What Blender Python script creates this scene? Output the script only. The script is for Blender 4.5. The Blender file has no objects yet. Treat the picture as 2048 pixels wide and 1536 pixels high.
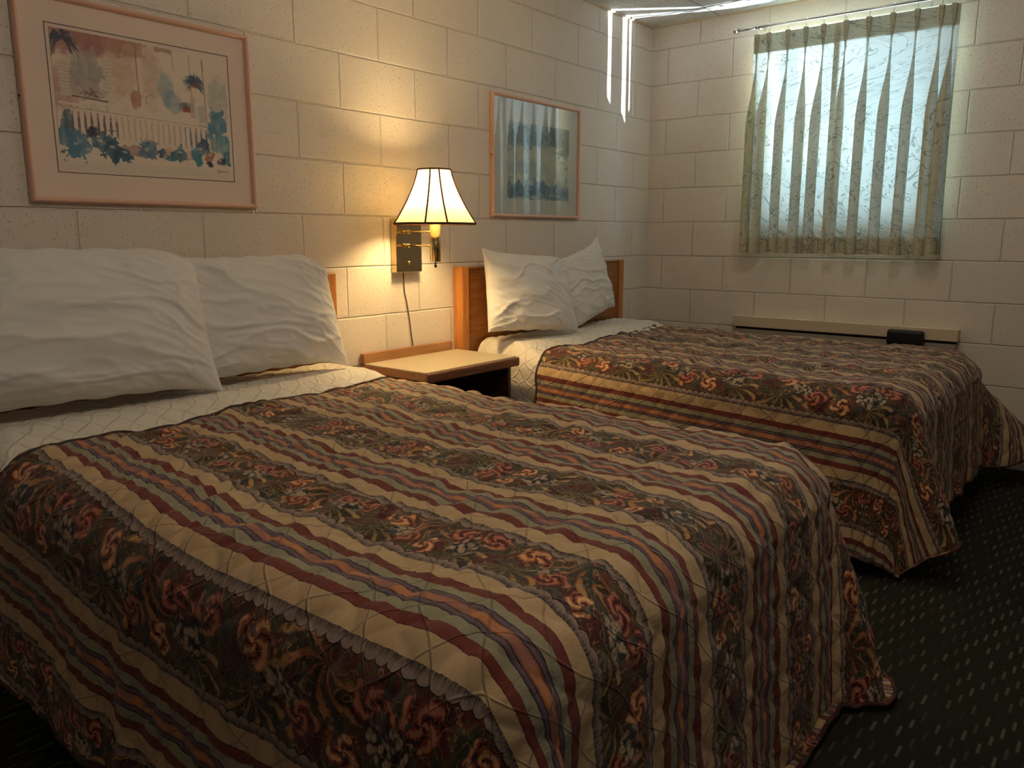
import bpy, bmesh, math, random
import numpy as np
from mathutils import Vector, Matrix, Euler
PI = math.pi
SC = bpy.context.scene
COL = SC.collection

# ------------------------------------------------------------------ camera
cam_d = bpy.data.cameras.new('camera')
cam = bpy.data.objects.new('camera', cam_d); COL.objects.link(cam)
YAW, PIT, FPX = 0.67400, -0.18570, 1587.547
fw = Vector((math.cos(YAW)*math.cos(PIT), math.sin(YAW)*math.cos(PIT), math.sin(PIT)))
rt = Vector((math.sin(YAW), -math.cos(YAW), 0)); up = rt.cross(fw)
cam.matrix_world = Matrix(((rt.x, up.x, -fw.x, -4.5124), (rt.y, up.y, -fw.y, -2.5183), (rt.z, up.z, -fw.z, 1.1443), (0, 0, 0, 1)))
cam_d.sensor_fit = 'HORIZONTAL'; cam_d.sensor_width = 36; cam_d.lens = 36*FPX/2048
cam_d.clip_start = 0.02
SC.camera = cam

# ------------------------------------------------------------------ light and exposure
SC.view_settings.view_transform = 'Standard'; SC.view_settings.look = 'None'
SC.view_settings.gamma = 1; SC.view_settings.use_curve_mapping = False
SC.view_settings.exposure = 0.92
SC.cycles.max_bounces = 10; SC.cycles.diffuse_bounces = 6; SC.cycles.transparent_max_bounces = 16
SC.cycles.use_denoising = True
SC.cycles.sample_clamp_indirect = 6
SC.cycles.blur_glossy = 0.5

W = bpy.data.worlds.new('daylight'); SC.world = W; W.use_nodes = True
W.node_tree.nodes['Background'].inputs[0].default_value = (0.55, 0.80, 1.0, 1)
W.node_tree.nodes['Background'].inputs[1].default_value = 3.0

def light(name, kind, loc, power, color, **k):
    d = bpy.data.lights.new(name, kind); d.energy = power; d.color = color
    o = bpy.data.objects.new(name, d); COL.objects.link(o); o.location = loc
    for a, b in k.items(): setattr(d, a, b)
    return o
def aim(o, d): o.rotation_euler = Vector(d).to_track_quat('-Z', 'Y').to_euler()

day = light('window_daylight', 'AREA', (0.34, -1.17, 1.75), 14, (0.52, 0.78, 1.0), shape='RECTANGLE', size=0.95, size_y=1.05)
aim(day, (-1, 0, -0.05))
glint = light('sun_glint', 'SUN', (2, -3, 0), 26, (0.75, 0.88, 1.0), angle=math.radians(0.8))
aim(glint, (-0.29, 1, 0.44))
for nm_, dr, pw in (('sun_glint_b', (-0.41, 1, 0.50), 9), ('sun_glint_c', (-0.64, 1, 0.66), 11)):
    g_ = light(nm_, 'SUN', (2, -3.2, 0), pw, (0.75, 0.88, 1.0), angle=math.radians(0.6)); aim(g_, dr)
lamp_bulb_power = 17.0
room = light('room_fill', 'AREA', (-5.0, -4.35, 1.5), 1.5, (0.9, 0.92, 1.0), shape='RECTANGLE', size=1.0, size_y=1.1)  # added cool fill from the back of the room, no window there
fill_b = light('overhead_fill_b', 'POINT', (-3.4, -1.98, 2.26), 9, (1.0, .86, .68), shadow_soft_size=.16)  # fill light added over the nearer bed to brighten pillows, no fitting
fill_a = light('overhead_fill', 'POINT', (-1.5, -1.7, 2.28), 5, (1.0, .95, .88), shadow_soft_size=.14)  # bare point light out of view, added to raise the general brightness
aim(room, (0.35, 1, 0.1))

# ------------------------------------------------------------------ node expressions
class X:
    nt = None
    def __init__(s, v): s.v = v
    def __add__(a, b): return mth('ADD', a, b)
    __radd__ = __add__
    def __sub__(a, b): return mth('SUBTRACT', a, b)
    def __rsub__(a, b): return mth('SUBTRACT', b, a)
    def __mul__(a, b): return mth('MULTIPLY', a, b)
    __rmul__ = __mul__
    def __truediv__(a, b): return mth('DIVIDE', a, b)
    def __neg__(a): return mth('MULTIPLY', a, -1.0)
def mth(op, a, b=None, c=None, clamp=False):
    n = X.nt.nodes.new('ShaderNodeMath'); n.operation = op; n.use_clamp = clamp
    for i, q in enumerate((a, b, c)):
        if q is None: continue
        if isinstance(q, X): X.nt.links.new(q.v, n.inputs[i])
        else: n.inputs[i].default_value = q
    return X(n.outputs[0])
def sin(a): return mth('SINE', a)
def absx(a): return mth('ABSOLUTE', a)
def fract(a): return mth('FRACT', a)
def floor(a): return mth('FLOOR', a)
def hyp(a, b): return mth('SQRT', a*a + b*b)
def atan2(a, b): return mth('ARCTAN2', a, b)
def step(a, e0, e1):                     # smooth 0..1 as a runs e0..e1
    n = X.nt.nodes.new('ShaderNodeMapRange'); n.interpolation_type = 'SMOOTHSTEP'
    X.nt.links.new(a.v, n.inputs[0]); n.inputs[1].default_value = e0; n.inputs[2].default_value = e1
    return X(n.outputs[0])
def mix(f, a, b):
    n = X.nt.nodes.new('ShaderNodeMix'); n.data_type = 'RGBA'
    for i, q in ((0, f), (6, a), (7, b)):
        if isinstance(q, X): X.nt.links.new(q.v, n.inputs[i])
        elif i == 0: n.inputs[0].default_value = q
        else: n.inputs[i].default_value = (*q, 1)
    return X(n.outputs[2])
def vec(a, b, c=0.0):
    n = X.nt.nodes.new('ShaderNodeCombineXYZ')
    for i, q in enumerate((a, b, c)):
        if isinstance(q, X): X.nt.links.new(q.v, n.inputs[i])
        else: n.inputs[i].default_value = q
    return X(n.outputs[0])
def sep(v):
    n = X.nt.nodes.new('ShaderNodeSeparateXYZ'); X.nt.links.new(v.v, n.inputs[0])
    return [X(o) for o in n.outputs]
def noise(v, scale, detail=3, rough=.55, color=False, dist=0.0):
    n = X.nt.nodes.new('ShaderNodeTexNoise'); X.nt.links.new(v.v, n.inputs['Vector'])
    n.inputs['Scale'].default_value = scale; n.inputs['Detail'].default_value = detail
    n.inputs['Roughness'].default_value = rough; n.inputs['Distortion'].default_value = dist
    return X(n.outputs[1 if color else 0])
def voro(v, scale, feature='F1', out=0):
    n = X.nt.nodes.new('ShaderNodeTexVoronoi'); n.feature = feature; X.nt.links.new(v.v, n.inputs['Vector'])
    n.inputs['Scale'].default_value = scale
    return X(n.outputs[out])
def ramp(f, stops, interp='LINEAR'):
    n = X.nt.nodes.new('ShaderNodeValToRGB'); n.color_ramp.interpolation = interp
    cr = n.color_ramp
    while len(cr.elements) < len(stops): cr.elements.new(0.5)
    for e, (p, c) in zip(cr.elements, stops): e.position = p; e.color = (*c, 1)
    X.nt.links.new(f.v, n.inputs[0])
    return X(n.outputs[0])
def coord(kind='Object'):
    n = X.nt.nodes.new('ShaderNodeTexCoord'); return X(n.outputs[kind])
def attr(name, out='Vector'):
    n = X.nt.nodes.new('ShaderNodeAttribute'); n.attribute_name = name; return X(n.outputs[out])
def bump(h, dist, strength=1.0, normal=None):
    n = X.nt.nodes.new('ShaderNodeBump'); n.inputs['Strength'].default_value = strength
    n.inputs['Distance'].default_value = dist; X.nt.links.new(h.v, n.inputs['Height'])
    if normal: X.nt.links.new(normal.v, n.inputs['Normal'])
    return X(n.outputs[0])
def S(*c):                               # sRGB 0-255 to linear
    return tuple(((v/255+.055)/1.055)**2.4 if v > 10 else v/255/12.92 for v in c)
def material(name):
    m = bpy.data.materials.new(name); m.use_nodes = True; X.nt = m.node_tree
    return m, m.node_tree.nodes['Principled BSDF']
def put(b, **k):
    for a, v in k.items():
        i = b.inputs[a.replace('_', ' ')]
        if isinstance(v, X): X.nt.links.new(v.v, i)
        elif isinstance(v, tuple) and len(v) == 3: i.default_value = (*v, 1)
        else: i.default_value = v
def plain(name, col, rough=.5, metal=0.0, spec=.5):
    m, b = material(name); put(b, Base_Color=col, Roughness=rough, Metallic=metal); b.inputs['Specular IOR Level'].default_value = spec
    return m

# ------------------------------------------------------------------ materials
def wall_mat(name, axis, off):
    m, b = material(name)
    x, y, z = sep(coord('Object'))
    t = {'x': x, 'y': y}[axis] + off
    n = X.nt.nodes.new('ShaderNodeTexBrick'); n.offset = .5; n.offset_frequency = 2
    wob = noise(coord('Object'), 9, 2)
    X.nt.links.new(vec(t + (wob-.5)*.003, z + (noise(coord('Object'), 7, 2)-.5)*.004).v, n.inputs['Vector'])
    n.inputs['Scale'].default_value = 1; n.inputs['Mortar Size'].default_value = .0052
    n.inputs['Mortar Smooth'].default_value = .9
    n.inputs['Brick Width'].default_value = .4064; n.inputs['Row Height'].default_value = .2032
    n.inputs['Color1'].default_value = (0, 0, 0, 1); n.inputs['Color2'].default_value = (1, 1, 1, 1)
    fac = X(n.outputs['Fac']); bid = X(n.outputs['Color'])
    pits = noise(coord('Object'), 260, 3, .6)
    lump = noise(coord('Object'), 60, 3, .6)
    deep = step(noise(coord('Object'), 120, 2, .5), .36, .30)
    h = pits*.6 + lump*.75 - fac*2.6 - deep*.9 + bid*.0
    tone = noise(coord('Object'), 1.3, 2)
    col = mix(step(tone, .3, .7), S(218, 206, 190), S(226, 215, 199))
    col = mix(deep*.35, col, S(120, 100, 80))
    col = mix(step(noise(coord('Object'), 30, 4), .60, .75)*.10, col, S(170, 140, 110))
    put(b, Base_Color=col, Roughness=.42, Normal=bump(h, .0016, 1.0))
    b.inputs['Specular IOR Level'].default_value = .35
    return m
M = {}
M['wall_head'] = wall_mat('painted_block_head', 'x', 0.5925+40.64)
M['wall_win'] = wall_mat('painted_block_window', 'y', 0.111+.2032+40.64)
m, b = material('ceiling_tile')
x, y, z = sep(coord('Object'))
def grid_line(a, period, wdt): 
    f = fract(a/period); d = mth('MINIMUM', f, 1.0-f)*period
    return step(d, wdt, wdt*.3)
gl = mth('MAXIMUM', grid_line(x+.22+61, .61, .006), grid_line(y+.43+61, .61, .004))
fis = noise(coord('Object'), 90, 4, .7)
put(b, Base_Color=mix(gl, mix(step(fis, .42, .36), S(222, 220, 212), S(150, 145, 138)), S(95, 90, 82)), Roughness=.8,
    Normal=bump(noise(coord('Object'), 130, 4, .7) - gl*2.5 - step(fis, .42, .36), .003))
M['ceiling'] = m
m, b = material('carpet')
x, y, z = sep(coord('Object'))
row = floor(y/.0175); xs = fract((x + fract(row*.37)*.13 + (noise(coord('Object'), 14, 1)-.5)*.02)/.13)
fy = fract(y/.0175)
dash = step(absx(xs-.5), .20, .14)*step(absx(fy-.5), .28, .14)
rib = absx(fy-.5)
fib = noise(coord('Object'), 500, 3, .7)
grp = step(fract(row/6.0), .86, .80)
vis = step(noise(vec(floor((x + fract(row*.37)*.13)/.13)*1.7, row*1.3), 5.3, 0), .30, .6)
cc = mix(dash*vis*grp, mix(fib, S(22, 23, 20), S(56, 54, 46)), mix(fib, S(54, 55, 45), S(118, 116, 98)))
put(b, Base_Color=cc, Roughness=.95, Normal=bump(fib*.5 - rib*.7 + dash*.5, .003))
b.inputs['Specular IOR Level'].default_value = .1
M['carpet'] = m

def quilt_mat():
    m, b = material('floral_stripe_quilt')
    uv = attr('cloth')                         # metres across, metres along
    wr = noise(uv, 55, 3, .6, color=True); wx, wy, _ = sep(wr)
    u0, v0, _ = sep(uv)
    u = u0 + (wx-.5)*.006; v = v0 + (wy-.5)*.006
    P = .345
    d = absx(u-.019)                           # the border band of flowers is wider than the inner ones
    wide = step(d, .6095, .6105)*step(d, .8105, .8095)
    past = step(d, .8095, .8105)
    dd = d - past*.04
    s = fract(dd/P)*P                          # stripes at .08-.265 of each repeat
    x = absx(s-.1725)/.0925
    x = x + wide*(1.2-x)
    shade = noise(vec(u0*1.0, v0*6.0), 9, 3)
    st = ramp(x*.5, [(0, S(196, 128, 84)), (.035, S(150, 92, 66)), (.05, S(44, 34, 44)), (.06, S(108, 88, 100)), (.085, S(86, 70, 86)), (.10, S(34, 27, 34)),
                     (.11, S(152, 146, 118)), (.20, S(172, 164, 130)), (.205, S(112, 42, 36)), (.30, S(92, 32, 30)), (.31, S(196, 166, 124)), (.49, S(204, 174, 132)), (.4985, S(30, 22, 20))], 'CONSTANT')
    orange = step(noise(vec(u0, v0*.45), 42, 2), .45, .55)
    st = mix(orange*step(x, .10, .06)*.55, st, S(120, 84, 96))
    st = mix((shade-.5)*.35+.12, st, S(120, 90, 62))
    # floral band, a across (-1..1), q along with a .31 repeat
    s2 = fract(dd/P + .5)*P - .1725
    a = (s2 + wide*((d-.71)-s2))/(wide*.02+.08)
    f = mth('MULTIPLY', mth('MAXIMUM', 0.0, 1.0-absx(a)), wide*.02+.08)      # distance from the stripes
    Q = .31
    band = floor((u0 + .1535 + 3.45)/P)
    q = fract((v*(1.0-wide*.36) + band*.117)/Q)*Q                                   # metres within the repeat
    am = a*.08                                                       # metres across
    big = noise(uv, 26, 3, .6); fine = noise(uv, 120, 3, .6)
    warp = (big-.5)*.05
    bg = ramp(noise(uv, 17, 3), [(0, S(40, 34, 24)), (.36, S(60, 52, 34)), (.46, S(84, 74, 50)), (.54, S(92, 40, 30)), (.66, S(60, 32, 24)), (.8, S(40, 34, 24))])
    col = bg
    def frond(col, cx, cy, R, n, sw, c1, c2, a0):
        dx = am-cx; dy = q-cy
        r = hyp(dx, dy); th = atan2(dy, dx)
        w = sin(th*float(n) + r*sw + warp*60)
        edge = R*.82 + sin(th*float(n) + r*sw)*(R*.2)
        mk = step(r-edge, .004, -.003)*step(sin(th+a0), -.55, -.15)
        ln = step(w, .1, .85)
        cc = mix(step(r, R*.25, R), c1, c2)
        return mix(mk, mix(ln, mix(.35, bg, c1), cc), col) if False else mix(mk, col, mix(ln, S(60, 46, 28), cc))
    gold = S(186, 138, 82); olive = S(120, 104, 62)
    col = frond(col, .030, .050, .074, 11, 90, olive, gold, .9)
    col = frond(col, -.045, .160, .072, 9, -110, S(150, 84, 52), gold, 2.2)
    col = frond(col, .040, .250, .066, 10, 120, olive, S(190, 150, 100), .2)
    def rose(col, cx, cy, R, k, c1, c2, dark):
        dx = am-cx; dy = q-cy
        r = hyp(dx, dy*.9); th = atan2(dy, dx)
        pet = sin(th*3.0 + r*(k/R) + warp*50 + (fine-.5)*4)
        edge = R + sin(th*5.0 + warp*30)*(R*.14)
        mk = step(r-edge, .002, -.002)
        cc = mix(step(pet, -.3, .95), c1, c2)
        cc = mix(step(pet, -.7, -.95), cc, dark)
        return mix(mk, col, cc)
    red = S(120, 48, 38); pink = S(188, 116, 88); rust = S(150, 80, 50); dk = S(60, 18, 18)
    col = rose(col, .022, .130, .024, 9, red, pink, dk)
    col = rose(col, -.025, .225, .026, 8, S(112, 40, 36), S(196, 116, 92), dk)
    col = rose(col, .035, .190, .020, 6, rust, S(232, 176, 124), dk)
    col = rose(col, -.030, .060, .026, 7, rust, S(224, 160, 110), dk)
    col = rose(col, -.035, .285, .024, 7, red, pink, dk)
    def cluster(col, cx, cy, R):
        mk = step(hyp(am-cx, (q-cy)*.7) + (big-.5)*.05, R, R-.006)
        vd = voro(uv, 78); 
        cc = ramp(vd, [(0, S(190, 140, 70)), (.16, S(150, 96, 60)), (.2, S(196, 176, 146)), (.48, S(148, 128, 108)), (.6, S(46, 42, 38))])
        return mix(mk, col, cc)
    col = cluster(col, .000, .100, .022)
    col = cluster(col, .005, .250, .026)
    leaf = step(noise(vec(u0+3.1, v0), 24, 2), .60, .63)
    vein = sin((u*1.3+v)*900.0)
    col = mix(leaf*.85, col, mix(step(vein, .2, .9)*.5, S(44, 52, 48), S(96, 104, 92)))
    curl = absx(noise(uv, 34, 1, .4, dist=1.4)-.5)
    col = mix(step(curl, .020, .004)*.4, col, S(216, 168, 112))
    col = mix(step(absx(noise(uv, 41, 1, .4, dist=1.1)-.47), .016, .003)*.5, col, S(44, 22, 18))
    # scalloped ribbon along the stripes
    B = mth('SQRT', absx(sin(v0*(PI/.025))))*.009 + .011
    e = f - B
    rib = mix(step(f, .0, .016), S(58, 46, 44), S(146, 124, 110))
    rib = mix(step(absx(noise(vec(u0*.3, v0*2.0), 90, 2)-.5), .08, .0)*.4, rib, S(176, 152, 132))
    fl = mix(step(e, .0024, .0014), col, S(26, 16, 14))
    fl = mix(step(e, .0004, -.0004), fl, rib)
    c = mix(step(x, .99, 1.0), st, fl)
    # weave and fine puckers beside the stitching
    wv = noise(vec(u0*3.0, v0), 260, 2)
    st1 = absx(sin((v0*1.0 + u0*1.0 + sin(v0*40.0)*.012)*(PI/.115)))
    st2 = absx(sin((v0*1.0 - u0*1.0 + sin(v0*40.0+1.0)*.012)*(PI/.115)))
    seam = mth('MINIMUM', st1, st2)
    c = mix(step(seam, .03, .008)*.22, c, S(46, 30, 22))
    pk = noise(vec(u0*.35, v0), 46, 3, .6)
    hgt = wv*.05 + pk*.9 - step(seam, .12, .0)*.55
    put(b, Base_Color=c, Roughness=.72, Normal=bump(hgt, .0055, .8))
    b.inputs['Specular IOR Level'].default_value = .25
    b.inputs['Sheen Weight'].default_value = .15
    return m
M['quilt'] = quilt_mat()
m, b = material('quilt_binding')
x, y, z = sep(coord('Object'))
k = noise(vec(x*1.0, y*1.0 + z), 14, 2)
put(b, Base_Color=ramp(k, [(0, S(60, 22, 24)), (.42, S(96, 40, 36)), (.48, S(52, 56, 48)), (.54, S(70, 36, 38)), (.6, S(150, 110, 80)), (.64, S(40, 32, 38))], 'CONSTANT'), Roughness=.8)
M['binding'] = m
m, b = material('white_quilted_cover')
uv = attr('cloth'); u, v, _ = sep(uv)
a1 = absx(sin((v+u + sin(v*70.0)*.01)*(PI/.075))); a2 = absx(sin((v-u + sin(u*70.0)*.01)*(PI/.075)))
put(b, Base_Color=S(226, 218, 202), Roughness=.85, Normal=bump(noise(uv, 40, 3)*.5 - step(mth('MINIMUM', a1, a2), .35, 0)*.5, .005))
M['pad'] = m
m, b = material('white_cotton')
o = coord('Object')
put(b, Base_Color=S(226, 222, 214), Roughness=.8, Normal=bump(noise(o, 700, 2)*.25 + noise(o, 12, 2, .5)*.7, .003))
b.inputs['Sheen Weight'].default_value = .1
M['cotton'] = m
M['sheet'] = plain('white_sheet', S(222, 216, 204), .85)
def wood(name, c1, c2, axis):
    m, b = material(name)
    x, y, z = sep(coord('Object'))
    v = {'x': vec(x*1.2, y*14.0, z*14.0), 'z': vec(x*14.0, y*14.0, z*1.2), 'y': vec(x*14.0, y*1.2, z*14.0)}[axis]
    g = noise(v, 3.2, 5, .65, dist=.6); f = noise(v, 24, 3, .6)
    put(b, Base_Color=mix(step(g*.7+f*.3, .35, .68), c1, c2), Roughness=.36, Normal=bump(f, .0006))
    return m
M['oak'] = wood('oak_edge', S(196, 132, 66), S(168, 100, 44), 'z')
M['oakx'] = wood('oak_strip', S(180, 132, 86), S(154, 104, 62), 'x')
M['oakpanel'] = wood('oak_panel', S(160, 104, 54), S(126, 74, 34), 'x')
M['walnut'] = wood('dark_brown_edge', S(124, 82, 58), S(92, 56, 38), 'x')
M['darkwood'] = wood('dark_side', S(70, 40, 28), S(48, 27, 20), 'z')
m, b = material('cream_laminate')
put(b, Base_Color=mix(noise(coord(), 60, 4), S(214, 202, 172), S(198, 184, 152)), Roughness=.30); M['laminate'] = m
M['brass'] = plain('polished_brass', (.78, .60, .28), .14, 1)
M['brass_plate'] = plain('polished_brass_plate', (.62, .50, .28), .10, 1)
M['brass_dull'] = plain('aged_brass', (.42, .32, .16), .3, 1)
M['frame'] = plain('rose_gold_frame', S(222, 178, 156), .32, .1)
M['cord'] = plain('brown_cord', S(88, 62, 40), .6)
M['black'] = plain('black_plastic', S(24, 26, 30), .28)
M['dark'] = plain('dark_gap', S(12, 11, 10), .8)
M['grey'] = plain('grey_enamel', S(150, 140, 126), .5)
M['steel'] = plain('brushed_nickel', (.55, .52, .46), .28, 1)
M['alu'] = plain('aluminium_sash', (.6, .6, .6), .4, .8)
M['box'] = plain('box_spring_ticking', S(150, 142, 130), .9)
M['cream_paint'] = plain('cream_paint', S(208, 190, 160), .45)
M['trim'] = plain('brown_braid', S(78, 46, 24), .8)
m, b = material('light_bulb'); put(b, Base_Color=(1, 1, 1)); b.inputs['Emission Color'].default_value = (1, .78, .42, 1); b.inputs['Emission Strength'].default_value = 30
M['bulb'] = m
def translucent(name, col, frac, tcol):
    m, b = material(name)
    out = X.nt.nodes['Material Output']
    t = X.nt.nodes.new('ShaderNodeBsdfTranslucent'); mx = X.nt.nodes.new('ShaderNodeMixShader')
    if isinstance(tcol, X): X.nt.links.new(tcol.v, t.inputs[0])
    else: t.inputs[0].default_value = (*tcol, 1)
    X.nt.links.new(b.outputs[0], mx.inputs[1]); X.nt.links.new(t.outputs[0], mx.inputs[2]); mx.inputs[0].default_value = frac
    X.nt.links.new(mx.outputs[0], out.inputs[0]); put(b, Base_Color=col, Roughness=.85)
    b.inputs['Specular IOR Level'].default_value = .2
    return m, b, t
M['shade'] = translucent('cream_shade_fabric', S(236, 222, 184), .55, (.80, .67, .36))[0]
# curtain: white ground with olive vines, leaves and little flowers
m, b, t = translucent('floral_curtain_cloth', (.6, .6, .5), .145, (.8, .85, .8))
uv = attr('cloth'); u, v, _ = sep(uv)
n1 = noise(uv, 9, 1, .4, dist=1.6)
vine = step(absx(n1-.5), .018, .004)
bl = noise(uv, 17, 1, .4, dist=2.2); blade = step(absx(bl-.5), .022, .006)*step(noise(uv, 6, 1), .50, .56)
vd = voro(uv, 62); cl = step(noise(uv, 10, 1), .57, .61)
fl = step(absx(vd-.28), .10, .03)*cl
pat = mth('MAXIMUM', mth('MAXIMUM', vine*.65, blade*.8), fl*.8)
put(b, Base_Color=mix(pat, S(198, 192, 162), S(104, 102, 80)), Normal=bump(noise(uv, 300, 2), .0008))
X.nt.links.new(mix(pat, (.72, .78, .72), (.22, .26, .25)).v, t.inputs[0])
M['curtain'] = m
m, b = material('picture_glass')
X.nt.nodes.remove(b); tr = X.nt.nodes.new('ShaderNodeBsdfTransparent'); gl = X.nt.nodes.new('ShaderNodeBsdfGlossy'); gl.inputs['Roughness'].default_value = 0.0
fr = X.nt.nodes.new('ShaderNodeNewGeometry'); dt = X.nt.nodes.new('ShaderNodeVectorMath'); dt.operation = 'DOT_PRODUCT'; X.nt.links.new(fr.outputs['Incoming'], dt.inputs[0]); X.nt.links.new(fr.outputs['Normal'], dt.inputs[1]); mx = X.nt.nodes.new('ShaderNodeMixShader')
ff = mth('POWER', 1.0-absx(X(dt.outputs['Value'])), 5.0)*.9 + .07; X.nt.links.new(ff.v, mx.inputs[0])
X.nt.links.new(tr.outputs[0], mx.inputs[1]); X.nt.links.new(gl.outputs[0], mx.inputs[2]); X.nt.links.new(mx.outputs[0], X.nt.nodes['Material Output'].inputs[0])
M['glass'] = m
m, b = material('mat_board'); put(b, Base_Color=S(248, 224, 204), Roughness=.9); M['mat1'] = m
m, b = material('mat_board_grey'); put(b, Base_Color=S(196, 196, 186), Roughness=.9); M['mat2'] = m
m, b = material('watercolour'); put(b, Base_Color=attr('paint', 'Color'), Roughness=.85); M['paint'] = m
M['matline'] = plain('mat_line', S(84, 84, 82), .9)

# ------------------------------------------------------------------ geometry helpers
def mesh_obj(name, verts, faces, mat, parent=None, smooth=False, mats=None):
    me = bpy.data.meshes.new(name); me.from_pydata([tuple(v) for v in verts], [], faces)
    o = bpy.data.objects.new(name, me); COL.objects.link(o)
    me.materials.append(M[mat] if isinstance(mat, str) else mat)
    if smooth: me.polygons.foreach_set('use_smooth', [True]*len(me.polygons))
    if parent: o.parent = parent
    me.update()
    return o
def bm_obj(name, bm, mat, parent=None, smooth=False):
    me = bpy.data.meshes.new(name); bmesh.ops.recalc_face_normals(bm, faces=bm.faces); bm.to_mesh(me); bm.free()
    me.materials.append(M[mat])
    o = bpy.data.objects.new(name, me); COL.objects.link(o)
    if smooth: me.polygons.foreach_set('use_smooth', [True]*len(me.polygons))
    if parent: o.parent = parent
    return o
def add_box(bm, lo, hi, bev=0.0, seg=2):
    r = bmesh.ops.create_cube(bm, size=1)
    c = [(lo[i]+hi[i])/2 for i in range(3)]; s = [hi[i]-lo[i] for i in range(3)]
    for v in r['verts']: v.co = Vector((c[i]+v.co[i]*s[i] for i in range(3)))
    if bev:
        es = list({e for v in r['verts'] for e in v.link_edges})
        bmesh.ops.bevel(bm, geom=es, offset=bev, segments=seg, profile=.5, affect='EDGES')
def box(name, lo, hi, mat, parent=None, bev=0.0, org=None):
    bm = bmesh.new()
    off = Vector(org) if org else Vector((0, 0, 0))
    add_box(bm, Vector(lo)-off, Vector(hi)-off, bev)
    o = bm_obj(name, bm, mat, parent); o.location = off
    return o
def tube(name, pts, r, mat, parent=None, n=12, closed=False, caps=True):
    pts = [Vector(p) for p in pts]; V = []; F = []
    rr = r if isinstance(r, (list, tuple)) else [r]*len(pts)
    ref = None
    for i, p in enumerate(pts):
        a = pts[i-1] if (i > 0 or closed) else pts[i]; c = pts[(i+1) % len(pts)] if (i < len(pts)-1 or closed) else pts[i]
        d = (c-a).normalized()
        if ref is None: ref = d.orthogonal().normalized()
        ref = (ref - d*ref.dot(d)).normalized(); bb = d.cross(ref)
        for k in range(n):
            t = 2*PI*k/n; V.append(p + (ref*math.cos(t)+bb*math.sin(t))*rr[i])
    L = len(pts)
    for i in range(L if closed else L-1):
        j = (i+1) % L
        for k in range(n):
            k2 = (k+1) % n; F.append((i*n+k, i*n+k2, j*n+k2, j*n+k))
    if not closed and caps: F.append(tuple(range(n))[::-1]); F.append(tuple((L-1)*n+k for k in range(n)))
    return mesh_obj(name, V, F, mat, parent, True)
def lathe(name, prof, mat, parent=None, n=32, loc=(0, 0, 0)):
    V = []; F = []
    for r, z in prof:
        for k in range(n): t = 2*PI*k/n; V.append((loc[0]+r*math.cos(t), loc[1]+r*math.sin(t), loc[2]+z))
    for i in range(len(prof)-1):
        for k in range(n): k2 = (k+1) % n; F.append((i*n+k, i*n+k2, (i+1)*n+k2, (i+1)*n+k))
    return mesh_obj(name, V, F, mat, parent, True)
def grid_obj(name, Pn, mat, parent=None, cloth=None, flip=False, smooth=True):
    ny, nx = Pn.shape[:2]
    me = bpy.data.meshes.new(name)
    idx = np.arange(ny*nx).reshape(ny, nx)
    q = np.stack([idx[:-1, :-1], idx[:-1, 1:], idx[1:, 1:], idx[1:, :-1]], -1).reshape(-1, 4)
    if flip: q = q[:, ::-1]
    me.vertices.add(ny*nx); me.vertices.foreach_set('co', Pn.reshape(-1).astype(np.float32))
    me.loops.add(q.size); me.loops.foreach_set('vertex_index', q.reshape(-1).astype(np.int32))
    me.polygons.add(len(q)); me.polygons.foreach_set('loop_start', (np.arange(len(q))*4).astype(np.int32))
    me.polygons.foreach_set('use_smooth', np.full(len(q), smooth))
    if cloth is not None:
        a = me.attributes.new('cloth', 'FLOAT_VECTOR', 'POINT')
        c3 = np.concatenate([cloth, np.zeros(cloth.shape[:2]+(1,))], -1)
        a.data.foreach_set('vector', c3.reshape(-1).astype(np.float32))
    me.update(calc_edges=True); me.materials.append(M[mat])
    o = bpy.data.objects.new(name, me); COL.objects.link(o)
    if parent: o.parent = parent
    return o
def slab(name, lo, hi, mat, rc, rb):     # a block with rounded corners in plan and rounded rims
    V = []; F = []; n = 8; ring = []
    for cx_, cy_, a0 in ((hi[0]-rc, hi[1]-rc, 0), (lo[0]+rc, hi[1]-rc, 90), (lo[0]+rc, lo[1]+rc, 180), (hi[0]-rc, lo[1]+rc, 270)):
        for k in range(n+1): t = math.radians(a0+90*k/n); ring.append((cx_, cy_, math.cos(t), math.sin(t)))
    lev = [(rb*(1-math.sin(t)), lo[2]+rb*(1-math.cos(t))) for t in np.linspace(0, PI/2, 5)] + [(rb*(1-math.cos(t)), hi[2]-rb*(1-math.sin(t))) for t in np.linspace(0, PI/2, 5)]
    for ins, z in lev:
        for cx_, cy_, c, s_ in ring: V.append((cx_+c*(rc-ins), cy_+s_*(rc-ins), z))
    m_ = len(ring)
    for i in range(len(lev)-1):
        for k in range(m_): k2 = (k+1) % m_; F.append((i*m_+k, i*m_+k2, (i+1)*m_+k2, (i+1)*m_+k))
    F.append(tuple(range(m_))[::-1]); F.append(tuple((len(lev)-1)*m_+k for k in range(m_)))
    return mesh_obj(name, V, F, mat)
def tag(o, label=None, cat=None, group=None, kind=None):
    if label: o['label'] = label
    if cat: o['category'] = cat
    if group: o['group'] = group
    if kind: o['kind'] = kind
    return o
def empty(name, loc, label, cat, group=None):
    o = bpy.data.objects.new(name, None); COL.objects.link(o); o.location = loc; o.empty_display_size = .1
    tag(o, label, cat, group)
    return o
def adopt(o, root):                       # geometry written in world space moves under its thing
    o.parent = root
    bpy.context.view_layer.update() if False else None
    o.matrix_parent_inverse = Matrix.Translation(-Vector(root.location))
    return o
def smooth01(x): x = np.clip(x, 0, 1); return x*x*(3-2*x)
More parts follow.
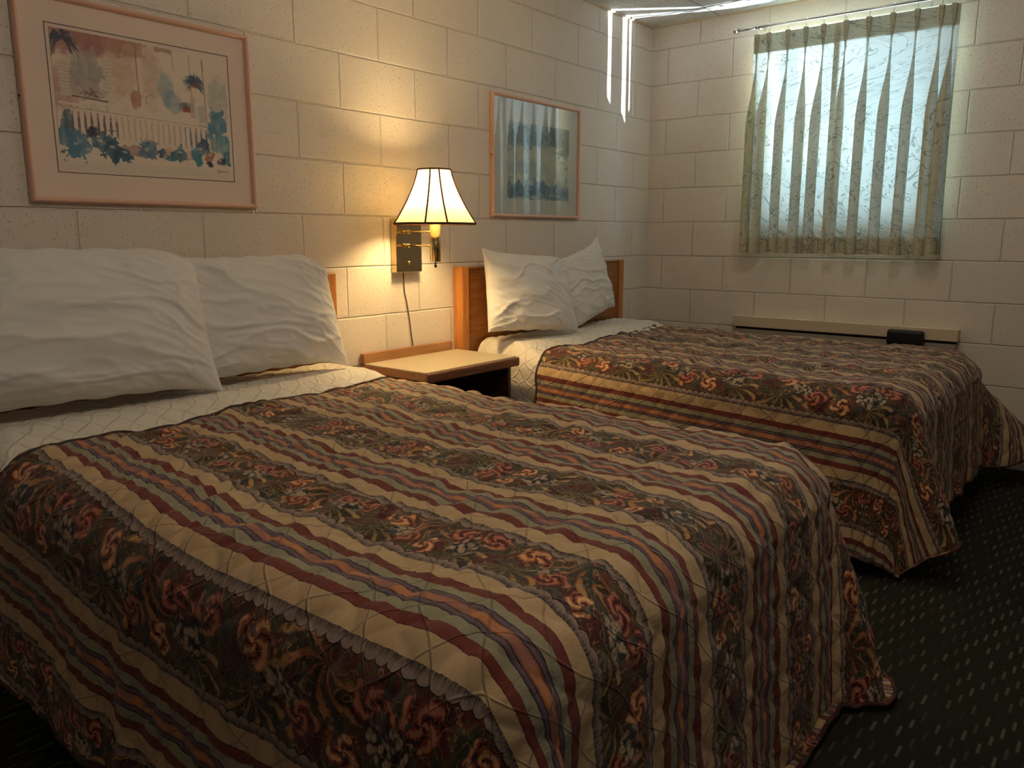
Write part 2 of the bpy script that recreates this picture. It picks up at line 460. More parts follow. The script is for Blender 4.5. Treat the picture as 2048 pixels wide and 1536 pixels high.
def vnoise(x, y, seed=0):
    """smooth value noise, -1..1, arrays in lattice units"""
    rng = np.random.RandomState(seed); T = rng.rand(256, 256)*2-1
    xi = np.floor(x).astype(int); yi = np.floor(y).astype(int); fx = smooth01(x-xi); fy = smooth01(y-yi)
    g = lambda a, b: T[a % 256, b % 256]
    return (g(xi, yi)*(1-fx)*(1-fy)+g(xi+1, yi)*fx*(1-fy)+g(xi, yi+1)*(1-fx)*fy+g(xi+1, yi+1)*fx*fy)
def normals(Pn):
    a = np.gradient(Pn, axis=1); b = np.gradient(Pn, axis=0); n = np.cross(a, b)
    return n/np.maximum(np.linalg.norm(n, axis=-1, keepdims=True), 1e-9)

# ------------------------------------------------------------------ room shell
ZC = 2.372; YB = -4.7; XL = -6.3
def structure(o): o['kind'] = 'structure'; return o
structure(box('floor', (XL, YB, -.05), (0, 0, 0), 'carpet'))
structure(box('ceiling', (XL, YB, ZC), (0, 0, ZC+.05), 'ceiling'))
structure(box('wall_head', (XL, 0, -.05), (.2, .15, ZC+.05), 'wall_head'))
structure(box('wall_left', (XL-.15, YB, -.05), (XL, .15, ZC+.05), 'wall_win'))
structure(box('wall_front', (XL-.15, YB-.15, -.05), (.2, YB, ZC+.05), 'wall_head'))
WY0, WY1, WZ0, WZ1, WD = -1.635, -.725, 1.235, 2.235, .16
bm = bmesh.new()
add_box(bm, (0, YB, -.05), (WD, WY0, ZC+.05)); add_box(bm, (0, WY1, -.05), (WD, 0, ZC+.05))
add_box(bm, (0, WY0, -.05), (WD, WY1, WZ0)); add_box(bm, (0, WY0, WZ1), (WD, WY1, ZC+.05))
structure(bm_obj('wall_window', bm, 'wall_win'))
win = bpy.data.objects.new('window_1', None); COL.objects.link(win); win.location = (.1, (WY0+WY1)/2, WZ0)
structure(win)
bm = bmesh.new(); t = .03
add_box(bm, (.09, WY0, WZ0), (.12, WY0+t, WZ1)); add_box(bm, (.09, WY1-t, WZ0), (.12, WY1, WZ1))
add_box(bm, (.09, WY0+t, WZ0), (.12, WY1-t, WZ0+t)); add_box(bm, (.09, WY0+t, WZ1-t), (.12, WY1-t, WZ1))
yc = (WY0+WY1)/2 + .02
add_box(bm, (.088, yc-.018, WZ0+t), (.122, yc+.018, WZ1-t))
adopt(bm_obj('window_frame', bm, 'alu'), win)
for a, c in ((WY0+t, yc-.018), (yc+.018, WY1-t)):
    adopt(box('window_pane', (.104, a, WZ0+t), (.107, c, WZ1-t), 'glass'), win)
# thin cream moulding where ceiling meets the block walls
structure(box('trim_1', (XL, -.014, ZC-.010), (-.014, 0, ZC), 'cream_paint'))
structure(box('trim_2', (-.014, YB, ZC-.010), (0, 0, ZC), 'cream_paint'))

# ------------------------------------------------------------------ beds
HB = .685; FOOT = -1.965; ZT = .60
def drape(hw, foot, ztop, u, w, w0, r=.055, lean=.075, flare=.26, Du=.55, Dw=.62, side_flare=0, Rc=.13, ripple=.0, seed=0, phi0=76, foot_lean=.10, floor_z=.012):
    """cloth over a bed: u metres across from the centre line, w metres from the head wall"""
    eu, ew = hw-Rc, -foot-Rc
    du = np.maximum(np.abs(u)-eu, 0); dw = np.maximum(w-ew, 0)
    dist = np.hypot(du, dw); flat = np.minimum(dist, Rc-r); rr = np.maximum(dist-(Rc-r), 0); ph0 = dist; nrm = np.hypot(du/Du, dw/Dw); cut = np.maximum(du/Du, dw/Dw)/np.maximum(nrm, 1e-6)
    rr = rr*np.where(nrm > 1e-6, .35+.65*cut, 1); ph = np.arctan2(dw, np.maximum(du, 1e-9)); ph = np.where(dist < 1e-9, 0, ph)
    q = r*PI/2
    ang = np.clip(rr/r, 0, PI/2); s = np.maximum(rr-q, 0)
    corner = np.sin(2*ph)**2 * np.clip(np.minimum(du, dw)/.02, 0, 1)
    pk = np.exp(-((np.degrees(ph)-phi0)/17)**2)*np.clip(np.minimum(du, dw)/.05, 0, 1)
    if side_flare: pk = np.where(u > 0, np.exp(-((np.degrees(ph)-40)/24)**2)*np.clip(np.minimum(du, dw)/.05, 0, 1)*side_flare, pk)
    ln = lean*(np.cos(ph)**2)+foot_lean*(np.sin(ph)**2) + flare*pk
    out = r*np.sin(ang) + s*ln
    rip = ripple*np.minimum(s/.3, 1)*(np.sin(w*23+vnoise(w*5, w*0, seed)*2.5)*np.cos(ph)**2 + np.sin(u*17+1+vnoise(u*4, u*0, seed+1)*2.5)*np.sin(ph)**2)
    out = out + np.maximum(rip, -ripple*.3)*smooth01((w-w0)/.35)
    down = r*(1-np.cos(ang)) + s*np.sqrt(np.clip(1-ln**2, .3, 1))
    over = np.maximum(down-(ztop-floor_z), 0); down = down-over; out = out + over*.8
    # direction of the outward move in plan; squeezed towards the two faces away from the cone
    out = out + flat
    x = np.sign(u)*(np.minimum(np.abs(u), eu) + out*np.cos(ph)); y = -(np.minimum(w, ew) + out*np.sin(ph))
    return np.stack([x, y, ztop-down + over*.02], -1)
def seam_h(u, v, d=.115):
    a = np.abs(np.sin((v+u+np.sin(v*40)*.012)*PI/d)); c = np.abs(np.sin((v-u+np.sin(v*40+1)*.012)*PI/d))
    return np.minimum(a, c)**.5

def make_bed(cx, which, w_head):
    right = which == 'far'
    nm = {'near': 'near bed by the balcony print', 'far': 'far bed under the window'}[which]
    root = empty('bed', (cx, -.06, 0), {'near': 'nearer double bed, mostly hidden by its floral bedspread, in the foreground',
                                        'far': 'farther double bed beside the curtained window, mostly covered by its bedspread'}[which], 'bed', 'double beds')
    adopt(slab('mattress', (cx-HB+.01, FOOT+.015, .36), (cx+HB-.01, -.07, ZT-.004), 'sheet', .12, .045), root)
    adopt(slab('box_spring', (cx-HB+.025, FOOT+.03, .15), (cx+HB-.025, -.075, .358), 'box', .11, .015), root)
    for sx in (-1, 1):
        for yy in (-.2, FOOT+.2):
            bm = bmesh.new(); add_box(bm, (cx+sx*(HB-.12)-.02, yy-.02, 0), (cx+sx*(HB-.12)+.02, yy+.02, .149), .004)
            adopt(bm_obj('leg', bm, 'black'), root)
    # white quilted cover, seen between pillows and bedspread
    du = .009
    uu = np.arange(-(HB+.36), HB+.36+1e-6, du); ww = np.arange(.075, .56, du)
    U, Wd = np.meshgrid(uu, ww)
    P0 = drape(HB-.006, FOOT, ZT+.004, U, Wd, 0, Rc=.056, lean=.04, ripple=.003, seed=5 if right else 9)
    P0[..., 2] += .052*smooth01((.47-Wd)/.18)*smooth01((HB+.01-np.abs(U))/.10)
    h = seam_h(U, Wd, .075)*.004 + np.abs(vnoise(U*22, Wd*14, 3))*.003 + np.maximum(vnoise(U*9, Wd*5, 8), 0)*.004
    P0 = P0 - np.abs(h)[..., None]*normals(P0)
    P0[..., 0] += cx
    o = grid_obj('bed_cover', P0, 'pad', cloth=np.stack([U, Wd], -1))
    tag(o, {'near': 'white quilted bed cover under the pillows of the nearer bed', 'far': 'white quilted bed cover on the farther bed, hanging beside the nightstand'}[which], 'bed cover', 'white quilted covers')
    # bedspread
    du = .0055
    uu = np.arange(-(HB+(.53 if right else .47)), HB+.53+1e-6, du); ww = np.arange(w_head, 1.965+(.47 if right else .62), du)
    U, Wd = np.meshgrid(uu, ww)
    Wd = Wd - (1-smooth01((Wd-w_head)/.5))*(U/HB)*(.045 if not right else .05)*1.0
    P0 = drape(HB+.018, FOOT-.012, ZT+.026, U, Wd, w_head, lean=.09, ripple=.012, seed=21 if right else 31, Dw=.46 if right else .62, r=.115, Rc=.165, side_flare=2.3 if right else 0, flare=.30 if right else .25, phi0=76 if right else 66, foot_lean=.06)
    top = 1-smooth01((np.maximum(np.abs(U)-HB+.02, Wd-1.95)+.02)/.14)
    N = -normals(P0)                         # outwards
    puff = seam_h(U, Wd)*.007
    wr = vnoise(U*7+vnoise(U*3, Wd*3, 2)*.8, Wd*24+vnoise(U*5, Wd*4, 4)*2, 11)*.0062 + vnoise(U*11+Wd*4, Wd*37, 12)*.0046
    wr2 = vnoise(U*4+Wd*3, Wd*7-U*3, 14)*.006
    h = puff + (wr*(.35+.65*top)) + wr2*top + .004
    P0 = P0 + N*h[..., None]
    P0[..., 2] = np.maximum(P0[..., 2], .004)
    P0[..., 0] += cx
    sp = empty('bedspread', (cx, -1.0, ZT), {'near': 'floral and striped quilted bedspread on the nearer bed, filling the foreground',
                                             'far': 'floral and striped quilted bedspread on the farther bed below the window'}[which], 'bedspread', 'matching quilted bedspreads')
    adopt(grid_obj('quilt', P0, 'quilt', cloth=np.stack([U + (smooth01((Wd-.44)/.95)*.08*(1-.62*(U+.7)) if not right else (Wd-.40)*.05-.09), Wd], -1)), sp)
    st = 3
    edge = [P0[0, i] for i in range(0, P0.shape[1], st)]
    hem = [P0[i, 0] for i in range(P0.shape[0]-1, 0, -st)] + edge + [P0[i, -1] for i in range(0, P0.shape[0], st)] + [P0[-1, i] for i in range(P0.shape[1]-1, 0, -st)]
    hem = [(p[0], p[1], max(p[2], .006)) for p in hem]
    adopt(tube('binding', hem, .0055, 'binding', n=6, closed=True), sp)
    return P0
make_bed(-3.19, 'near', .44)
make_bed(-1.05, 'far', .40)

def headboard(cx, label, hw=.715):
    r = empty('headboard', (cx, -.004, .35), label, 'headboard', 'wooden headboards')
    y0, y1 = -.062, -.004
    adopt(box('panel', (cx-hw+.045, y0+.012, .36), (cx+hw-.045, y1, .996), 'oakpanel'), r)
    for s in (-1, 1):
        a, c = sorted((cx+s*hw, cx+s*(hw-.045)))
        adopt(box('side_post', (a, y0, .36), (c, y1, 1.0), 'oak', bev=.003), r)
    adopt(box('top_rail', (cx-hw+.045, y0+.006, .990), (cx+hw-.045, y1, 1.0), 'oakx', bev=.002), r)
headboard(-3.240, 'oak headboard on the wall behind the nearer bed, hidden behind two wide pillows')
headboard(-1.085, 'oak headboard of the farther bed, next to the nightstand')

# ------------------------------------------------------------------ pillows
def pillow(name, label, w, h, T, loc, lean, roll, yaw, seed, taper=0.0, pinch=.07, ear=(0, 0, 0, 0), slump=.25, curve=.0):
    nx, ny = 130, 96
    s, t = np.meshgrid(np.sin(np.linspace(-PI/2, PI/2, nx)*.97)/math.sin(PI/2*.97), np.sin(np.linspace(-PI/2, PI/2, ny)*.97)/math.sin(PI/2*.97))
    X0 = s*w/2*(1-pinch*(1-t**2)*np.abs(s)); Y0 = t*h/2*(1-pinch*1.2*(1-s**2)*np.abs(t))
    X0 = X0*(1-taper*(t+1)/2)
    for k, (sx, sy) in enumerate(((-1, 1), (1, 1), (-1, -1), (1, -1))):      # pointed corners
        g = np.clip((s*sx-.55)/.45, 0, 1)**2*np.clip((t*sy-.55)/.45, 0, 1)**2
        X0 = X0 + g*sx*ear[k]*.5; Y0 = Y0 + g*sy*ear[k]
    prof = np.clip(1-s**2, 0, 1)**.46*np.clip(1-t**2, 0, 1)**.46
    th = T/2*prof*(1-slump*t)
    env = np.clip(prof*1.6, 0, 1)
    sag = t*h*10 + (s*w/2)**2*16*(1 if seed % 2 else .6)
    def rid(a, b, sd): return (1-np.abs(vnoise(a, b, sd)))**4
    f = rid(s*w*2.0, sag*1.0+vnoise(s*2, t*2, seed)*1.1, seed+1)*.010 + rid(s*w*4.5, sag*2.0+s*2, seed+2)*.0045
    f += rid((s-t)*4*w, (s+t)*9, seed+3)*.006*np.clip(np.hypot(s, t)-.55, 0, 1)*2
    f += vnoise(s*3, t*3, seed+4)*.007
    ang = np.arctan2(1-t, 1-np.abs(s)); rad = np.hypot(1-t, 1-np.abs(s))
    f += np.sin(ang*14+seed)*.006*np.exp(-(rad/.45)**2)
    edge = np.sin(s*19+seed)*.003*(1-np.abs(s)) + np.sin(t*23+seed)*.003
    Y0 = Y0 + np.where(np.abs(t) > .97, edge, 0)
    bend = curve*(s**2)
    front = np.stack([X0, Y0, th + f*env + bend], -1); back = np.stack([X0, Y0, -th*.8 - f[::, ::-1]*env*.4 + bend], -1)
    nv = nx*ny; idx = np.arange(nv).reshape(ny, nx)
    bd = np.zeros((ny, nx), bool); bd[0] = bd[-1] = True; bd[:, 0] = bd[:, -1] = True
    V = np.concatenate([front.reshape(-1, 3), back.reshape(-1, 3)])
    bi = idx + nv; bi = np.where(bd, idx, bi)
    q1 = np.stack([idx[:-1, :-1], idx[:-1, 1:], idx[1:, 1:], idx[1:, :-1]], -1).reshape(-1, 4)
    q2 = np.stack([bi[:-1, :-1], bi[1:, :-1], bi[1:, 1:], bi[:-1, 1:]], -1).reshape(-1, 4)
    me = bpy.data.meshes.new(name); me.from_pydata(V.tolist(), [], np.concatenate([q1, q2]).tolist())
    bm = bmesh.new(); bm.from_mesh(me); bmesh.ops.delete(bm, geom=[v for v in bm.verts if not v.link_faces], context='VERTS'); bm.to_mesh(me); bm.free()
    me.polygons.foreach_set('use_smooth', [True]*len(me.polygons)); me.materials.append(M['cotton'])
    o = bpy.data.objects.new(name, me); COL.objects.link(o)
    R = Matrix.Rotation(yaw, 4, 'Z') @ Matrix.Rotation(PI/2-lean, 4, 'X') @ Matrix.Rotation(roll, 4, 'Z')
    o.matrix_world = Matrix.Translation(loc) @ R
    # rest it on the bed
    zmin = min((R @ v.co).z for v in me.vertices); o.location.z = ZT+.064 - zmin
    tag(o, label, 'pillow', 'white pillows')
    return o
D = math.radians
pillow('pillow', 'wide white pillow at the left edge of the photo, on the nearer bed', .76, .435, .18, (-3.555, -.205, .86), D(16), D(-1), D(-3), 3, ear=(.045, -.045, .0, .02), pinch=.03)
pillow('pillow', 'white pillow on the nearer bed, on the lamp side and tucked behind the wider pillow', .60, .402, .16, (-2.935, -.165, .86), D(14), D(1), D(-3), 8, ear=(0, -.07, 0, .03), pinch=.03)
pillow('pillow', 'white pillow on the farther bed, on the nightstand side',   .59, .385, .14, (-1.49, -.21, .86), D(17), D(-4), D(-8), 13, taper=.14, ear=(.015, -.01, .0, .01), pinch=.04)
pillow('pillow', 'white pillow with one corner pointing up, on the window side of the farther bed', .53, .375, .13, (-.925, -.15, .86), D(12), D(11), D(4), 18, ear=(-.01, .035, -.01, .01), pinch=.04)

# ------------------------------------------------------------------ nightstand
NX0, NX1, NZ, NY = -2.372, -1.805, .622, -.395
ns = empty('nightstand', ((NX0+NX1)/2, -.2, 0), 'brown nightstand with cream laminate top, standing between the two beds', 'nightstand')
adopt(box('top', (NX0+.004, NY+.012, NZ-.006), (NX1-.004, -.028, NZ), 'laminate', bev=.001), ns)
adopt(box('top_board', (NX0+.003, NY+.010, NZ-.036), (NX1-.003, -.004, NZ-.006), 'oakx', bev=.002), ns)
adopt(box('front_edge', (NX0, NY-.006, NZ-.042), (NX1, NY+.012, NZ-.003), 'walnut', bev=.007), ns)
adopt(box('back_rail', (NX0+.002, -.028, NZ-.001), (NX1-.03, -.004, NZ+.040), 'oakx', bev=.002), ns)
adopt(box('side_panel', (NX0+.02, NY+.03, .0), (NX0+.038, -.006, NZ-.036), 'darkwood'), ns)
adopt(box('side_panel', (NX1-.038, NY+.03, .0), (NX1-.02, -.006, NZ-.036), 'darkwood'), ns)
adopt(box('back_panel', (NX0+.038, -.016, .05), (NX1-.038, -.006, NZ-.036), 'darkwood'), ns)
adopt(box('shelf', (NX0+.038, NY+.04, .30), (NX1-.038, -.016, .316), 'darkwood'), ns)
adopt(box('shelf', (NX0+.038, NY+.04, .06), (NX1-.038, -.016, .076), 'darkwood'), ns)

# ------------------------------------------------------------------ wall lamp
lx, ly = -2.168, -.25
wl = empty('wall_lamp', (-2.105, 0, 1.1), 'brass swing-arm wall lamp with a lit cream bell shade, above the nightstand', 'lamp')
adopt(box('back_plate', (-2.180, -.036, .987), (-2.032, -.001, 1.213), 'brass_plate', bev=.002), wl)
for z in (1.156, 1.100):
    adopt(tube('arm', [(-2.118, -.034, z), (-2.135, -.12, z), (lx+.005, ly+.02, z)], .0042, 'brass'), wl)
    adopt(tube('arm_joint', [(-2.118, -.046, z-.008), (-2.118, -.046, z+.008)], .008, 'brass'), wl)
adopt(tube('screw', [(-2.108, -.035, 1.028), (-2.108, -.040, 1.028)], .007, 'brass'), wl)
adopt(tube('socket_tube', [(lx, ly, 1.037), (lx, ly, 1.039), (lx, ly, 1.22)], [.019, .0215, .0215], 'brass', n=28), wl)
adopt(tube('switch_knob', [(lx, ly, 1.037), (lx, ly, 1.026), (lx, ly, 1.022), (lx, ly, 1.014)], [.003, .003, .006, .004], 'black'), wl)
zb, zt_, rb, rt_ = 1.188, 1.398, .166, .066
prof = []
for i in range(25):
    t = i/24; prof.append((rt_+(rb-rt_)*((1-t)**1.55*.75 + (1-t)*.25), zb+(zt_-zb)*t))
V = []; F = []; n = 96; NP = 8
rib_th = [D(-136+a) for a in (-13, 17, 77, 107, 167, 197, 257, 287)]
def shade_r(r, th):
    g = min(abs((th-q+PI) % (2*PI)-PI) for q in rib_th); c = .965 + .035*math.exp(-g/.12)
    return r*c
for r, z in prof:
    for k in range(n): th = 2*PI*k/n; q = shade_r(r, th); V.append((lx+q*math.cos(th), ly+q*math.sin(th), z))
for i in range(len(prof)-1):
    for k in range(n): k2 = (k+1) % n; F.append((i*n+k, i*n+k2, (i+1)*n+k2, (i+1)*n+k))
sh = adopt(mesh_obj('lamp_shade', V, F, 'shade', smooth=True), wl)
def subpart(o, p): o.parent = p; o.matrix_parent_inverse = Matrix.Identity(4); return o
for th in rib_th:
    pts = [(lx+(shade_r(r, th)+.0005)*math.cos(th), ly+(shade_r(r, th)+.0005)*math.sin(th), z) for r, z in prof]
    subpart(tube('rib', pts, .0036, 'trim', n=8), sh)
for r, z, q in ((prof[0][0], prof[0][1], .0048), (prof[-1][0], prof[-1][1], .0036)):
    pts = [(lx+shade_r(r, 2*PI*k/96)*math.cos(2*PI*k/96), ly+shade_r(r, 2*PI*k/96)*math.sin(2*PI*k/96), z) for k in range(96)]
    subpart(tube('edge_trim', pts, q, 'trim', n=8, closed=True), sh)
hp = []
adopt(tube('shade_holder', [(lx-rt_+.002, ly, zt_-.004), (lx+rt_-.002, ly, zt_-.004)], .0015, 'brass'), wl)
adopt(tube('shade_holder', [(lx, ly-rt_+.002, zt_-.004), (lx, ly+rt_-.002, zt_-.004)], .0015, 'brass'), wl)
adopt(lathe('bulb', [(.001, 0), (.013, .002), (.013, .02), (.024, .045), (.029, .068), (.024, .09), (.012, .102), (.001, .105)], 'bulb', loc=(lx, ly, 1.245)), wl)
bl = light('bulb_light', 'POINT', (lx, ly, 1.315), lamp_bulb_power, (1.0, .69, .31), shadow_soft_size=.055)
tag(tube('lamp_cord', [(-2.116, -.006, .985), (-2.112, -.007, .90), (-2.10, -.006, .86), (-2.086, -.007, .78), (-2.076, -.008, .70), (-2.072, -.010, .665), (-2.07, -.014, .58)] [:6], .0024, 'cord', n=8),
    'thin brown lamp cord running down the wall behind the nightstand', 'cord')

# ------------------------------------------------------------------ pictures
def paint_grid(name, x0, x1, z0, z1, y, img, parent):
    ny, nx = img.shape[:2]
    gx, gz = np.meshgrid(np.linspace(x0, x1, nx), np.linspace(z1, z0, ny))
    o = grid_obj(name, np.stack([gx, np.full_like(gx, y), gz], -1), 'paint', smooth=False)
    a = o.data.color_attributes.new('paint', 'FLOAT_COLOR', 'POINT')
    lin = np.where(img <= .04045, img/12.92, ((img+.055)/1.055)**2.4)
    a.data.foreach_set('color', np.concatenate([lin, np.ones((ny, nx, 1))], -1).reshape(-1).astype(np.float32))
    return adopt(o, parent)
def blob(img, gx, gy, cx, cy, rx, ry, col, al, rough=.25, seed=0, soft=.12, f=28):
    d = np.sqrt(((gx-cx)/rx)**2+((gy-cy)/ry)**2) + rough*(vnoise(gx*f, gy*f, seed)+.6*vnoise(gx*f*2.3, gy*f*2.3, seed+1)+.4*vnoise(gx*f*5, gy*f*5, seed+2))
    m = smooth01((1-d)/soft+.5)*al*(.85+.3*vnoise(gx*f*1.5, gy*f*1.5, seed+9)); m = np.clip(m, 0, 1)[..., None]
    img[:] = img*(1-m)+np.array(col)/255*m
def rect(img, gx, gy, x0, x1, y0, y1, col, al, wob=.004, seed=0):
    w = vnoise(gx*40, gy*40, seed)*wob; e = .0035
    m = smooth01((gx+w-x0)/e)*smooth01((x1-gx-w)/e)*smooth01((gy+w-y0)/e)*smooth01((y1-gy-w)/e)*al; m = m[..., None]
    img[:] = img*(1-m)+np.array(col)/255*m
def stroke(img, gx, gy, pts, wd, col, al):
    for (ax, ay), (bx, by) in zip(pts[:-1], pts[1:]):
        L2 = (bx-ax)**2+(by-ay)**2+1e-9; t = np.clip(((gx-ax)*(bx-ax)+(gy-ay)*(by-ay))/L2, 0, 1)
        d = np.hypot(gx-ax-t*(bx-ax), gy-ay-t*(by-ay)); m = (smooth01((wd-d)/(wd*.6)+.2)*al)[..., None]
        img[:] = img*(1-m)+np.array(col)/255*m
def fern(img, gx, gy, cx, cy, R, col, n, seed, al=.75, down=.4):
    rg = random.Random(seed)
    for i in range(n):
        a = rg.uniform(-PI*1.25, PI*.25); l = R*rg.uniform(.5, 1); mx_, my_ = cx+math.cos(a)*l*.6, cy+math.sin(a)*l*.7
        stroke(img, gx, gy, [(cx, cy), (mx_, my_), (cx+math.cos(a)*l, cy+math.sin(a)*l*.6+R*down*rg.random())], R*.03, tuple(c+rg.uniform(-18, 18) for c in col), al)
def art_porch():
    nx, ny = 420, 300
    gx, gy = np.meshgrid(np.linspace(0, 1, nx), np.linspace(0, 1, ny)*.72)     # x 0..1, y 0..0.72 downwards
    img = np.ones((ny, nx, 3))*np.array((248, 228, 206))/255
    B = lambda *a, **k: blob(img, gx, gy, *a, **k); Rr = lambda *a, **k: rect(img, gx, gy, *a, **k); St = lambda *a: stroke(img, gx, gy, *a)
    B(.10, .02, .30, .10, (176, 112, 106), .8, seed=1, soft=.5); B(.30, .02, .22, .07, (186, 128, 118), .7, seed=2, soft=.5)
    B(.04, .30, .08, .12, (188, 132, 120), .6, seed=3, soft=.6); B(.36, .12, .08, .20, (214, 170, 142), .5, seed=4, soft=.8)
    Rr(.025, .085, .16, .34, (232, 218, 196), .9); Rr(.25, .31, .11, .36, (236, 222, 198), .9)
    for i in range(9): St([(.03, .175+i*.018), (.08, .178+i*.018)], .002, (186, 160, 136), .7); St([(.258, .13+i*.02), (.305, .128+i*.02)], .002, (190, 164, 138), .7)
    B(.17, .21, .085, .11, (160, 152, 150), .75, seed=5, soft=.5); B(.17, .15, .08, .05, (206, 196, 178), .6, seed=6)
    B(.18, .30, .09, .035, (208, 186, 170), .8, seed=7, f=60); St([(.09, .335), (.27, .345)], .005, (104, 74, 70), .8)
    fern(img, gx, gy, .18, .32, .07, (122, 82, 80), 16, 3, .6)
    for k in range(8): fern(img, gx, gy, .12+.022*k, .385, .028, (98, 118, 124), 3, 40+k, .7)
    St([(.445, .0), (.447, .20), (.452, .34)], .0035, (168, 116, 94), .75)
    B(.53, .17, .05, .17, (206, 172, 150), .45, seed=8, soft=.9); B(.43, .31, .035, .05, (196, 134, 110), .75, seed=9)
    Rr(.555, .66, .0, .03, (176, 136, 134), .7); St([(.66, .01), (.665, .12)], .003, (186, 150, 138), .7)
    St([(.765, .02), (.77, .33)], .0045, (202, 176, 156), .8); St([(.845, .03), (.855, .40)], .005, (196, 168, 150), .8); St([(.845, .03), (.85, .09)], .004, (150, 120, 116), .8)
    St([(.485, .33), (.49, .29), (.52, .275), (.54, .285)], .0035, (190, 150, 128), .8)
    B(.61, .23, .045, .10, (150, 176, 182), .6, seed=10, soft=.5); B(.65, .30, .05, .06, (132, 164, 176), .6, seed=11, soft=.4)
    Rr(.80, .85, .30, .42, (190, 190, 184), .6); Rr(.75, .79, .25, .38, (212, 188, 172), .6)
    B(.94, .26, .08, .12, (176, 184, 176), .6, seed=12, soft=.4)
    fern(img, gx, gy, .06, .045, .085, (84, 92, 110), 60, 1, .75, .9); fern(img, gx, gy, .79, .17, .075, (82, 104, 122), 60, 2, .75, .6)
    Rr(.775, .815, .17, .20, (178, 92, 70), .9); B(.79, .16, .05, .03, (84, 108, 124), .5, seed=13, f=70)
    fern(img, gx, gy, .73, .315, .05, (108, 134, 128), 40, 5, .75, .5); Rr(.705, .755, .315, .35, (170, 80, 64), .9)
    # balustrade
    Rr(.02, .92, .375, .40, (238, 224, 200), .0)
    y0 = lambda x: .375+.035*x
    for i in range(27):
        x = .035+i*.0335; c = (172, 128, 120) if i < 7 else ((204, 170, 142) if i < 17 else (150, 148, 150))
        a = .75 if i < 8 or i > 19 else .5
        yy = y0(x); Rr(x, x+.013, yy+.03, yy+.155, c, a)
        if i < 9 or i > 20: B(x+.007, yy+.10, .007, .05, (96, 84, 100) if i < 9 else (104, 122, 138), .7, seed=50+i, f=60)
    St([(.02, y0(0)), (.90, y0(.9))], .007, (240, 228, 206), .95); St([(.02, y0(0)+.018), (.90, y0(.9)+.018)], .0025, (188, 152, 134), .7)
    St([(.03, .53), (.88, .565)], .006, (240, 226, 204), .9); Rr(.87, .90, .41, .56, (240, 228, 206), .9)
    B(.40, .60, .12, .03, (196, 142, 130), .7, seed=14); B(.62, .60, .16, .03, (204, 156, 140), .6, seed=15)
    # shrubs
    for cx, cy, rx, ry, col, sd in ((.05, .56, .055, .09, (70, 122, 150), 20), (.10, .60, .05, .07, (84, 140, 166), 21), (.05, .47, .03, .05, (96, 120, 132), 22), (.17, .51, .03, .03, (42, 52, 76), 23),
                                    (.24, .56, .08, .05, (78, 116, 132), 24), (.29, .61, .06, .055, (44, 86, 116), 25), (.34, .63, .035, .04, (52, 110, 134), 26), (.49, .575, .055, .05, (74, 116, 150), 27), (.46, .61, .04, .03, (96, 130, 160), 28),
                                    (.55, .60, .03, .025, (62, 88, 124), 29), (.66, .60, .045, .05, (58, 116, 140), 30), (.61, .625, .03, .015, (74, 134, 150), 31), (.78, .60, .035, .06, (64, 140, 160), 32), (.82, .55, .04, .05, (70, 92, 128), 33),
                                    (.93, .40, .05, .08, (84, 138, 164), 34), (.88, .44, .03, .05, (92, 146, 170), 35), (.96, .52, .045, .07, (104, 160, 172), 36), (.98, .60, .02, .04, (60, 124, 144), 37), (.90, .52, .03, .04, (150, 176, 176), 38), (.86, .60, .03, .03, (178, 112, 96), 39), (.93, .62, .03, .025, (54, 66, 96), 45), (.86, .64, .02, .02, (52, 58, 92), 46)):
        B(cx, cy, rx, ry, col, .9, seed=sd, rough=.4)
    for i in range(14): B(.08+.065*i, .585+.03*math.sin(i*2.1), .014, .008, (232, 222, 200), .8, seed=70+i, rough=.5, f=60)
    B(.5, .70, .5, .03, (214, 208, 190), .35, seed=47, soft=.6)
    St([(.905, .685), (.912, .672), (.918, .69), (.926, .676), (.934, .688), (.945, .68), (.957, .686), (.985, .678)], .0022, (92, 84, 92), .85)
    return img
def art_land():
    nx, ny = 200, 170
    gx, gy = np.meshgrid(np.linspace(0, 1, nx), np.linspace(0, 1, ny)*.85)
    img = np.ones((ny, nx, 3))*np.array((176, 184, 172))/255
    B = lambda *a, **k: blob(img, gx, gy, *a, **k)
    B(.5, .12, .6, .12, (128, 146, 156), .7, seed=1, soft=.6); B(.85, .10, .2, .14, (88, 104, 118), .9, seed=2, rough=.5, soft=.4); B(.95, .18, .08, .22, (64, 82, 98), .9, seed=3, rough=.5)
    B(.3, .15, .25, .10, (98, 120, 138), .8, seed=4, rough=.5); B(.05, .2, .12, .1, (112, 132, 142), .8, seed=5, rough=.5)
    B(.6, .40, .4, .10, (190, 194, 174), .8, seed=6, soft=.6); B(.25, .5, .3, .1, (140, 160, 164), .7, seed=7, rough=.5)
    for i in range(16): B(.04+i*.065, .74+.03*math.sin(i*3), .05, .09, ((84, 118, 146), (110, 142, 156), (70, 100, 130))[i % 3], .85, seed=10+i, rough=.5)
    for i in range(10): B(.08+i*.1, .62+.04*math.cos(i*2), .03, .03, (196, 200, 186), .8, seed=30+i, rough=.5)
    fern(img, gx, gy, .88, .3, .12, (60, 76, 92), 26, 4, .8); fern(img, gx, gy, .9, .8, .16, (64, 96, 130), 30, 6, .8, 0); fern(img, gx, gy, .1, .8, .14, (70, 104, 130), 30, 7, .8, 0)
    return img
